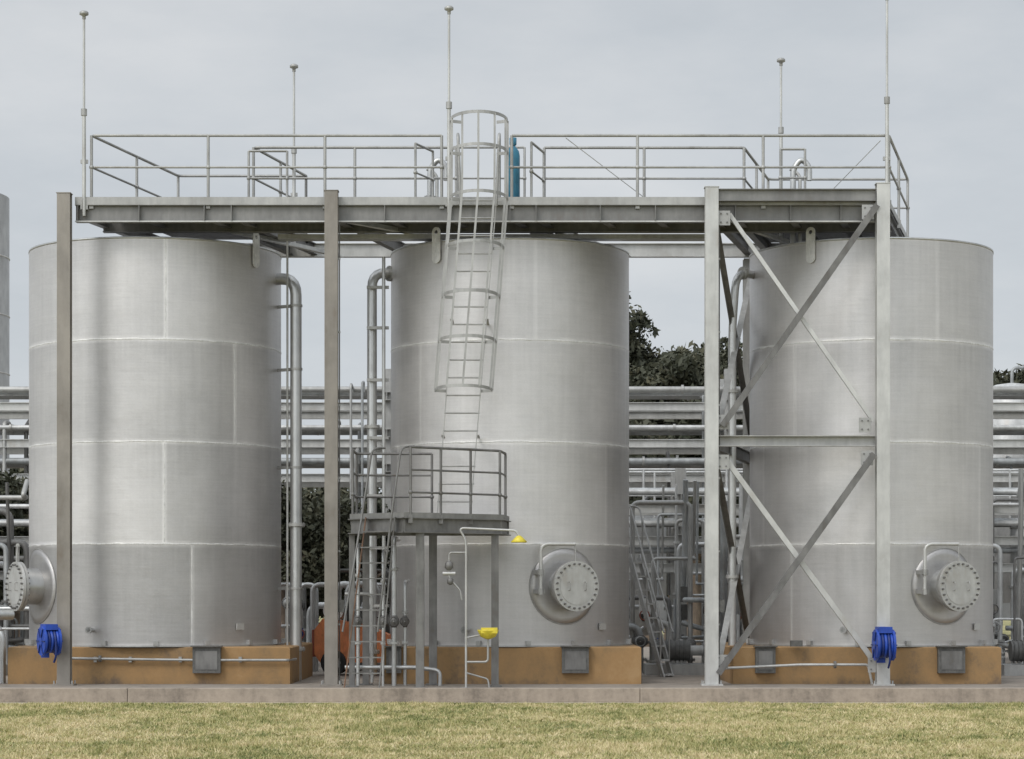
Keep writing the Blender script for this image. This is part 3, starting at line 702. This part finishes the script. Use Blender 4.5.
m = Mesh()
m.tube([(-10.5,0.4,1.35),(-8.75,0.4,1.35),(-8.45,0.6,1.35)],0.09,'pipe',0.15,14)
for x in (-9.3,-9.0,-8.7): m.flange((x,0.4,1.35),(1,0,0),0.17,0.05,'galvL')
m.tube([(-9.15,0.4,1.35),(-9.15,0.4,2.3),(-9.6,0.4,2.5),(-10.6,0.4,2.5)],0.06,'pipe',0.15,12)
m.flange((-9.15,0.4,1.9),(0,0,1),0.12,0.04,'galvL')
m.cyl((-9.0,0.3,1.35),(-9.0,-0.05,1.35),0.03,'galvD'); m.lathe([(0.16,-0.012),(0.18,0),(0.16,0.012),(0.14,0),(0.16,-0.012)],(-9.0,-0.05,1.35),'galvD',20,True,(0,1,0))
m.tube([(-8.55,0.3,0.2),(-8.55,0.3,1.0),(-8.75,0.4,1.3)],0.05,'pipe',0.1,12)
m.box((-8.78,-0.2,0.62),(0.24,0.2,0.9),'galv'); m.box((-8.62,-0.25,1.1),(0.35,0.3,0.03),'galv')
m.obj("outlet_valve")

# ------------------------------------------------------------------ background plant
def rack(y, xs, z1, rows, w=2.4):
    m = Mesh()
    for x in xs:
        for yy in (y, y+w):
            m.ibeam((x,yy,0.19),(x,yy,z1+0.5),0.2,0.2,'galv',up=(0,1,0)); m.box((x,yy,0.21),(0.4,0.4,0.03),'galvD')
        for z in set(r[0] for r in rows): m.ibeam((x,y-0.3,z-0.1),(x,y+w+0.3,z-0.1),0.15,0.18,'galv')
    for z in set(r[0] for r in rows):
        for yy in (y-0.0, y+w): m.ibeam((xs[0],yy+0.12,z-0.3),(xs[-1],yy+0.12,z-0.3),0.12,0.18,'galvL')
    for z, yo, r, mt in rows:
        m.cyl((xs[0]-2,y+yo,z+r),(xs[-1]+2,y+yo,z+r),r,mt,n=12)
        x = xs[0]+R.random()*2
        while x < xs[-1]:
            m.cyl((x,y+yo,z+r),(x+0.05,y+yo,z+r),r*1.5,'galv',n=12); x += 1.5+3*R.random()
    return m
rows = []
for z, n in ((6.1,5),(5.3,5),(4.55,4)):
    for i in range(n): rows.append((z, 0.1+i*2.2/n+0.1*R.random(), R.choice([0.05,0.07,0.09,0.12]), R.choice(['pipeB','lag','pipeB','galv'])))
m = rack(12, [-17.5+3.7*i for i in range(11)], 6.1, rows)
for i in range(60):
    x = R.uniform(-17,18); z = R.choice([6.1,5.3,4.55]); yy = 12+R.uniform(-.1,2)
    m.tube([(x,yy,z),(x,yy,z+R.uniform(.1,.35)),(x,yy-0.5,z+0.15),(x,yy-0.5,R.uniform(0.4,3))],R.uniform(.02,.05),R.choice(['pipeB','galv','galvD']),0.12,8)
m.obj("pipe_rack")
rows = [(3.1,0.2,0.06,'lag'),(3.1,0.6,0.09,'pipeB'),(3.1,1.0,0.05,'galv'),(2.55,0.2,0.06,'pipeB'),(2.55,0.7,0.05,'lag'),(3.75,.3,.05,'lag'),(3.75,.8,.08,'pipeB')]
m = rack(8.5, [0.3+3.1*i for i in range(6)], 3.75, rows, 1.3)
m.obj("pipe_rack")
m = rack(8.5, [-17.3+3.1*i for i in range(4)], 3.1, [(3.1,0.2,0.06,'lag'),(3.1,0.7,0.08,'pipeB'),(2.4,0.3,0.05,'galv')], 1.3)
m.obj("pipe_rack")

def pipework(x0, x1, y0, y1, n, seed):
    r = random.Random(seed); m = Mesh()
    for i in range(n):
        x = r.uniform(x0,x1); y = r.uniform(y0,y1); rad = r.choice([0.025,0.035,0.05,0.05,0.07])
        h = r.uniform(0.7,3.6); dx = r.choice([-1,1])*r.uniform(0.25,1.3); mt = r.choice(['pipeB','lag','pipe','galv','galv','galvD'])
        if x0 == -5.0: h = min(h, 1.9)
        typ = r.random()
        if typ < 0.45 or x0 == -5.0: pts = [(x,y,0.19),(x,y,h),(x+dx,y,h),(x+dx,y,0.19)]
        elif typ < 0.75: pts = [(x,y,0.19),(x,y,h),(x+dx,y,h),(x+dx,y+r.uniform(-.6,.6),h+0.01),(x+dx,y,3.9)]
        else: pts = [(x,y,r.uniform(.5,1.2)),(x+dx,y,r.uniform(.5,1.2)),(x+dx,y-0.3,h),(x+dx,y-.3,h+.8)]
        m.tube(pts, rad, mt, rad*3, 10)
        for k in range(r.randint(1,3)):
            z = r.uniform(0.4,max(0.6,h-0.2))
            if typ < 0.75: m.flange((x,y,z),(0,0,1),rad*1.9,0.04,r.choice(['galv','galvL','galvD']),6)
        if r.random() < 0.45:
            z = min(h-0.15, r.uniform(0.7,1.6))
            m.lathe([(rad,0.12),(rad*2.2,0.05),(rad*2.2,-0.05),(rad,-0.12)],(x,y,z),r.choice(['galvD','grey','blueD','galv']),12)
            m.cyl((x,y,z),(x,y-0.22,z),0.012,'galv',n=6)
            m.lathe([(0.09,-0.01),(0.105,0),(0.09,0.01),(0.08,0),(0.09,-0.01)],(x,y-0.22,z),r.choice(['galvD','redox','galv']),14,True,(0,1,0))
        if r.random() < 0.3: m.box((x+0.1,y+0.1,r.uniform(.8,1.8)),(0.22,0.14,0.3),r.choice(['galv','white','grey']))
    return m
for k, (a, b) in enumerate(((-14,-8.2),(-5.0,-1.6),(1.8,5.2),(8.6,14))):
    m = pipework(a,b,5.9,8.2,int((b-a)*(6 if k==1 else 10)),20+k); m.obj("process_pipework")
def skid(x, y):
    m = Mesh()
    m.box((x,y,0.3),(1.6,0.9,0.2),'galv')
    m.cyl((x-0.6,y,0.65),(x+0.05,y,0.65),0.19,'grey',n=18); m.cyl((x+0.05,y,0.65),(x+0.3,y,0.65),0.1,'galv')
    m.lathe([(0.05,-0.12),(0.24,-0.1),(0.27,0),(0.24,0.1),(0.05,0.12)],(x+0.42,y,0.68),'pipe',20,True,(1,0,0))
    m.tube([(x+0.42,y,0.8),(x+0.42,y,1.7),(x+0.42,y+0.6,1.9)],0.06,'pipe',0.15); m.flange((x+.42,y,1.1),(0,0,1),0.12,0.05,'galvL')
    for i in range(7): m.lathe([(0.2,-0.01),(0.215,0),(0.2,0.01)],(x-0.55+i*0.08,y,0.65),'grey',16,True,(1,0,0))
    m.obj("pump_skid")
for x, y in ((3.3,5.2),(9.9,4.8),(-10.2,4.6)): skid(x,y)
def vessel(px, y, r, z0, z1, mat='lag'):
    m = Mesh(); x = qx(px,y)
    m.lathe([(0,z1+r*.45),(r*.5,z1+r*.38),(r*.85,z1+r*.2),(r,z1),(r,z0),(r*.85,z0-r*.2),(r*.5,z0-r*.38),(0,z0-r*.45)],(x,y,0),mat,28)
    for k in range(4):
        a = k*math.pi/2+.7; m.bar((x+r*.85*math.cos(a),y+r*.85*math.sin(a),0.19),(x+r*.85*math.cos(a),y+r*.85*math.sin(a),z0+.4),0.08,0.08,'galv')
    m.lathe([(r+.005,z1-.05),(r+.02,z1-.03),(r+.005,z1)],(x,y,0),'galv',28)
    m.tube([(x,y,z1+r*.3),(x,y,z1+r*.4+.4),(x+.6,y,z1+r*.4+.4),(x+.6,y,.4)],0.04,'pipeB',.15)
    m.obj("process_vessel")
vessel(1038, 9, 0.55, 1.2, 3.1); vessel(645, 15.5, 0.5, 1.0, 3.4, 'galv'); vessel(1012,17,0.8,1.5,6.4,'lag')
m = Mesh()
for (a, b, y, z) in ((1.9,5.4,10.6,3.3),(8.9,13,10.8,3.3),(-14,-11,10.9,3.2)):
    m.box(((a+b)/2,y+0.5,z-0.06),(b-a,1.1,0.1),'galv')
    rail(m, [(a,y),(b,y)], z, 1.05, 'lag', spacing=0.9, r=0.025); rail(m, [(a,y+1),(b,y+1)], z, 1.05, 'lag', spacing=1.1, r=0.025)
    for x in (a+.1,(a+b)/2,b-.1): m.ibeam((x,y+.5,0.19),(x,y+.5,z-.1),.14,.14,'galv',up=(0,1,0))
m.obj("service_platform")
m = Mesh(); a = W(630,556,5.0); b = W(664,682,3.6)
for dx in (0,0.55):
    o = Vector((dx*0.35,dx*0.9,0)); m.bar(a+o,b+o,0.03,0.14,'galv')
    m.tube([b+o+Vector((0,0,.9)),a+o+Vector((0,0,.95)),a+o+Vector((-0.3,0,.95))],0.018,'galv',.1,8)
    for q in (0.1,0.5,0.9): p = a.lerp(b,q)+o; m.cyl(p,p+Vector((0,0,.92)),.016,'galv',n=6)
for i in range(9):
    p = a.lerp(b,(i+.5)/9); m.box(p+Vector((0.09,0.25,0)),(0.24,0.5,0.03),'galv')
m.obj("access_stair")

m = Mesh(); r_ = 1.7; sx = (8-512)*60/F-r_; zt = 1.6+403*60/F
m.lathe([(r_,0.1),(r_,zt),(r_-.05,zt+.02),(0.1,zt+.7)],(sx,20,0),'galv',64)
for k in range(1,8): m.lathe([(r_-.002,k*1.45-.02),(r_+.02,k*1.45),(r_-.002,k*1.45+.02)],(sx,20,0),'weld',64)
m.obj("storage_silo")

def forklift(x, y):
    m = Mesh(); z = 0.2
    pr = [(-0.95,0.25),(0.75,0.25),(0.75,0.55),(0.35,0.6),(0.3,0.75),(-0.15,0.95),(-0.9,1.05),(-1.05,0.85),(-1.05,0.4)]
    n = len(pr); vs = [(x+a,y-0.5,z+b) for a,b in pr]+[(x+a,y+0.5,z+b) for a,b in pr]
    m.add(vs, [(i,(i+1)%n,n+(i+1)%n,n+i) for i in range(n)]+[tuple(range(n)),tuple(range(2*n-1,n-1,-1))], 'orange')
    m.box((x-0.98,y,z+0.6),(0.25,0.96,0.5),'redox')
    for wx, r_ in ((-0.7,0.24),(0.5,0.3)):
        for wy in (-0.48,0.48):
            m.lathe([(r_*.55,-.1),(r_*.95,-.1),(r_,-.05),(r_,.05),(r_*.95,.1),(r_*.55,.1)],(x+wx,y+wy,z+r_),'rubber',20,True,(0,1,0))
            m.cyl((x+wx,y+wy-.08,z+r_),(x+wx,y+wy+.08,z+r_),r_*.56,'white',n=16)
    m.box((x-0.2,y,z+1.0),(0.45,0.5,0.12),'rubber'); m.box((x-0.42,y,z+1.2),(0.1,0.48,0.4),'rubber')
    for wy in (-.45,.45):
        m.tube([(x+0.5,y+wy,z+.6),(x+0.25,y+wy,z+1.95),(x-0.7,y+wy,z+1.95),(x-0.85,y+wy,z+1.0)],0.03,'grey',.12,8)
        m.bar((x+.85,y+wy*.6,z+.1),(x+.85,y+wy*.6,z+2.1),.1,.07,'grey',up=(0,1,0)); m.box((x+1.4,y+wy*.5,z+.12),(1.0,.12,.04),'grey')
    for i in range(6): m.bar((x+.2-i*.17,y-.44,z+1.96),(x+.2-i*.17,y+.44,z+1.96),.04,.03,'grey')
    for zz in (.3,1.0,2.05): m.box((x+.85,y,z+zz),(.06,.6,.1),'grey')
    m.cyl((x-.72,y-.34,z+1.2),(x-.72,y+.34,z+1.2),.19,'white',n=18)
    m.cyl((x+.3,y,z+.9),(x+.18,y,z+1.1),.02,'grey'); m.lathe([(.15,-.01),(.165,0),(.15,.01),(.14,0),(.15,-.01)],(x+.18,y,z+1.12),'rubber',16,True,(-.5,0,1))
    m.obj("forklift", bevel=0.012)
forklift(-2.6, 4.9)

# ------------------------------------------------------------------ vegetation
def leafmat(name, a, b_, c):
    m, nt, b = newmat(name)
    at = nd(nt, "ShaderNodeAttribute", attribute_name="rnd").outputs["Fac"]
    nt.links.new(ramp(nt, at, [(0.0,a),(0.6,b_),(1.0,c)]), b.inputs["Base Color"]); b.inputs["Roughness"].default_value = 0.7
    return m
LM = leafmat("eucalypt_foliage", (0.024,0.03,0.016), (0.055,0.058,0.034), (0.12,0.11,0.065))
def leaves(name, clumps, per, size, mat, seed, parent=None, stretch=0.75):
    rng = np.random.default_rng(seed); C = np.array([c[:3] for c in clumps]); RR = np.array([c[3] for c in clumps])
    n = len(clumps)*per; idx = np.repeat(np.arange(len(clumps)), per)
    d = rng.normal(size=(n,3)); d /= np.linalg.norm(d,axis=1)[:,None]; rad = rng.random(n)**0.45
    p = C[idx]+d*(rad*RR[idx])[:,None]*np.array([1,1,stretch])
    u = rng.normal(size=(n,3)); u /= np.linalg.norm(u,axis=1)[:,None]; w = np.cross(u, rng.normal(size=(n,3))); w /= np.linalg.norm(w,axis=1)[:,None]
    s = size*(0.5+rng.random(n)); u *= s[:,None]; w *= (s*0.45)[:,None]
    v = np.stack([p-u, p+w, p+u, p-w],1).reshape(-1,3)
    me = bpy.data.meshes.new(name); me.vertices.add(n*4); me.vertices.foreach_set("co", v.ravel())
    me.loops.add(n*4); me.loops.foreach_set("vertex_index", np.arange(n*4,dtype=np.int32))
    me.polygons.add(n); me.polygons.foreach_set("loop_start", np.arange(0,n*4,4,dtype=np.int32)); me.update(calc_edges=True)
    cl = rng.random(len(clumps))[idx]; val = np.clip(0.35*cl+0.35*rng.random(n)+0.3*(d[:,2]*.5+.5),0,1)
    at = me.attributes.new("rnd",'FLOAT','POINT'); at.data.foreach_set("value", np.repeat(val,4).astype(np.float32))
    me.materials.append(mat); o = bpy.data.objects.new(name, me); bpy.context.scene.collection.objects.link(o)
    if parent: o.parent = parent
    return o
def tree(x, y, h, spread, seed, nlimb=12, dens=1.0, sc=1.0, leaf=0.12):
    r = random.Random(seed); e = bpy.data.objects.new("eucalyptus_tree", None); bpy.context.scene.collection.objects.link(e)
    m = Mesh(); cl = []; top = Vector((x+r.uniform(-.4,.4)*sc, y, h-1.3*sc))
    tr = [Vector((x,y,0)), Vector((x+r.uniform(-.3,.3)*sc,y,h*.3)), Vector((x+r.uniform(-.5,.5)*sc,y,h*.55)), top]; rad = [.32*sc,.25*sc,.17*sc,.08*sc]
    for i in range(3): m.cyl(tr[i],tr[i+1],rad[i],'bark',rad[i+1],10)
    for i in range(nlimb):
        q = r.uniform(0.3,1); b = tr[1].lerp(tr[2],(q-.3)/.35) if q<.65 else tr[2].lerp(tr[3],min(1,(q-.65)/.35))
        a = r.uniform(0,6.28); L_ = spread*r.uniform(.5,1)*(1.2-q*.6)
        mid = b+Vector((math.cos(a)*L_*.5,math.sin(a)*L_*.5,L_*.3)); en = b+Vector((math.cos(a)*L_,math.sin(a)*L_,min(L_*r.uniform(.3,.7),h-b.z-.3*sc)))
        m.cyl(b,mid,.09*sc,'bark',.06*sc,7); m.cyl(mid,en,.06*sc,'bark',.025*sc,7)
        for k in range(6):
            p = mid.lerp(en,r.uniform(.2,1.15))+Vector((r.gauss(0,.5),r.gauss(0,.5),r.gauss(0,.4)))*sc; cl.append((p.x,p.y,min(p.z,h-.4*sc),r.uniform(.4,.9)*sc))
    for k in range(10): p = top+Vector((r.gauss(0,.9),r.gauss(0,.9),r.uniform(-.6,.9)))*sc; cl.append((*p,r.uniform(.35,.8)*sc))
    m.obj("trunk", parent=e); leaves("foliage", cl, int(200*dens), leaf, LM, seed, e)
def px_tree(px, ytop, D, spread, seed, nl=12, dens=1.0): tree((px-512)*D/F, D-40, 1.6+(600-ytop)*D/F, spread, seed, nl, dens)
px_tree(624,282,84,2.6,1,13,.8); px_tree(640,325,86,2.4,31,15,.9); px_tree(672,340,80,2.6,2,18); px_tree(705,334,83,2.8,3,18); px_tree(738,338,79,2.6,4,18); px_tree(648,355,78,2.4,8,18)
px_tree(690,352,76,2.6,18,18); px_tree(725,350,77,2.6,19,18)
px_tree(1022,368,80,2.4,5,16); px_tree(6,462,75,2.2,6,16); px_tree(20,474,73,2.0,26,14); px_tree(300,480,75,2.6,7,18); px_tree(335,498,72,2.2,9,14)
# smaller trees growing just behind the slab pipework
tree(-4.7, 10.4, 4.15, 1.2, 41, 14, .75, .55, .07); tree(-3.5, 10.9, 3.8, 1.1, 42, 14, .75, .55, .07); tree(-10.6, 10.6, 4.4, 1.2, 43, 14, .75, .55, .07)
r = random.Random(5); cl = []
for i in range(460):
    x = r.uniform(-52,52); h = 5.4+1.2*math.sin(x*.33)+0.9*math.sin(x*.9+1)
    cl.append((x, 66+r.uniform(-3,3), r.uniform(0.3,1.0)*max(3.5,h)-0.6, r.uniform(.9,1.6)))
leaves("distant_trees", cl, 160, 0.26, LM, 11)

# ------------------------------------------------------------------ sky, sun, camera
w = bpy.data.worlds.new("World"); bpy.context.scene.world = w; w.use_nodes = True
nt = w.node_tree; bg = nt.nodes["Background"]
SE, SR = math.radians(44), math.radians(216)
sky = nd(nt, "ShaderNodeTexSky", sky_type='NISHITA'); sky.sun_disc = False; sky.sun_elevation = SE; sky.sun_rotation = SR
sky.air_density = 1.0; sky.dust_density = 3.0
tc = nd(nt, "ShaderNodeTexCoord").outputs["Generated"]
sd = Vector((math.sin(SR)*math.cos(SE), math.cos(SR)*math.cos(SE), math.sin(SE)))
vm = nd(nt, "ShaderNodeVectorMath", operation='DOT_PRODUCT'); nt.links.new(tc, vm.inputs[0]); vm.inputs[1].default_value = sd
glow = mth(nt, 'POWER', mrange(nt, vm.outputs["Value"], -0.2, 1.0, 0, 1), 1.8)
glow = mth(nt, 'ADD', mth(nt, 'MULTIPLY', glow, 1.75), 1.0)
cn = noise(nt, mapping(nt, tc, (1,1,2.8)), 3.4, 7, 0.58)
cc = ramp(nt, cn, [(0.3,(4.9,5.3,5.7)),(0.5,(5.8,6.15,6.5)),(0.7,(6.9,7.1,7.3))])
spz = nd(nt, "ShaderNodeSeparateXYZ"); nt.links.new(tc, spz.inputs[0])
hz = mrange(nt, spz.outputs[2], 0.0, 0.28, 1.11, 0.98)
vs_ = nd(nt, "ShaderNodeVectorMath", operation='SCALE'); nt.links.new(cc, vs_.inputs[0]); nt.links.new(mth(nt, 'MULTIPLY', glow, hz), vs_.inputs["Scale"])
mx = nd(nt, "ShaderNodeMix", data_type='RGBA'); mx.inputs["Factor"].default_value = 0.93
nt.links.new(sky.outputs[0], mx.inputs["A"]); nt.links.new(vs_.outputs[0], mx.inputs["B"])
nt.links.new(mx.outputs["Result"], bg.inputs["Color"]); bg.inputs["Strength"].default_value = 0.1
sl = bpy.data.lights.new("sun", 'SUN'); sl.energy = 1.1; sl.angle = math.radians(18); sl.color = (1,0.96,0.9)
so = bpy.data.objects.new("sun", sl); so.rotation_euler = sd.to_track_quat('Z','Y').to_euler(); bpy.context.scene.collection.objects.link(so)
cam = bpy.data.cameras.new("camera"); cam.sensor_width = 36; cam.lens = F/1024*36
cam.shift_y = (600-379.5)/1024; cam.clip_end = 3000
co = bpy.data.objects.new("camera", cam); co.location = (0,-40,EYE); co.rotation_euler = (math.radians(90),0,0)
bpy.context.scene.collection.objects.link(co); bpy.context.scene.camera = co
vs = bpy.context.scene.view_settings; vs.view_transform = 'Standard'; vs.look = 'None'; vs.exposure = 0
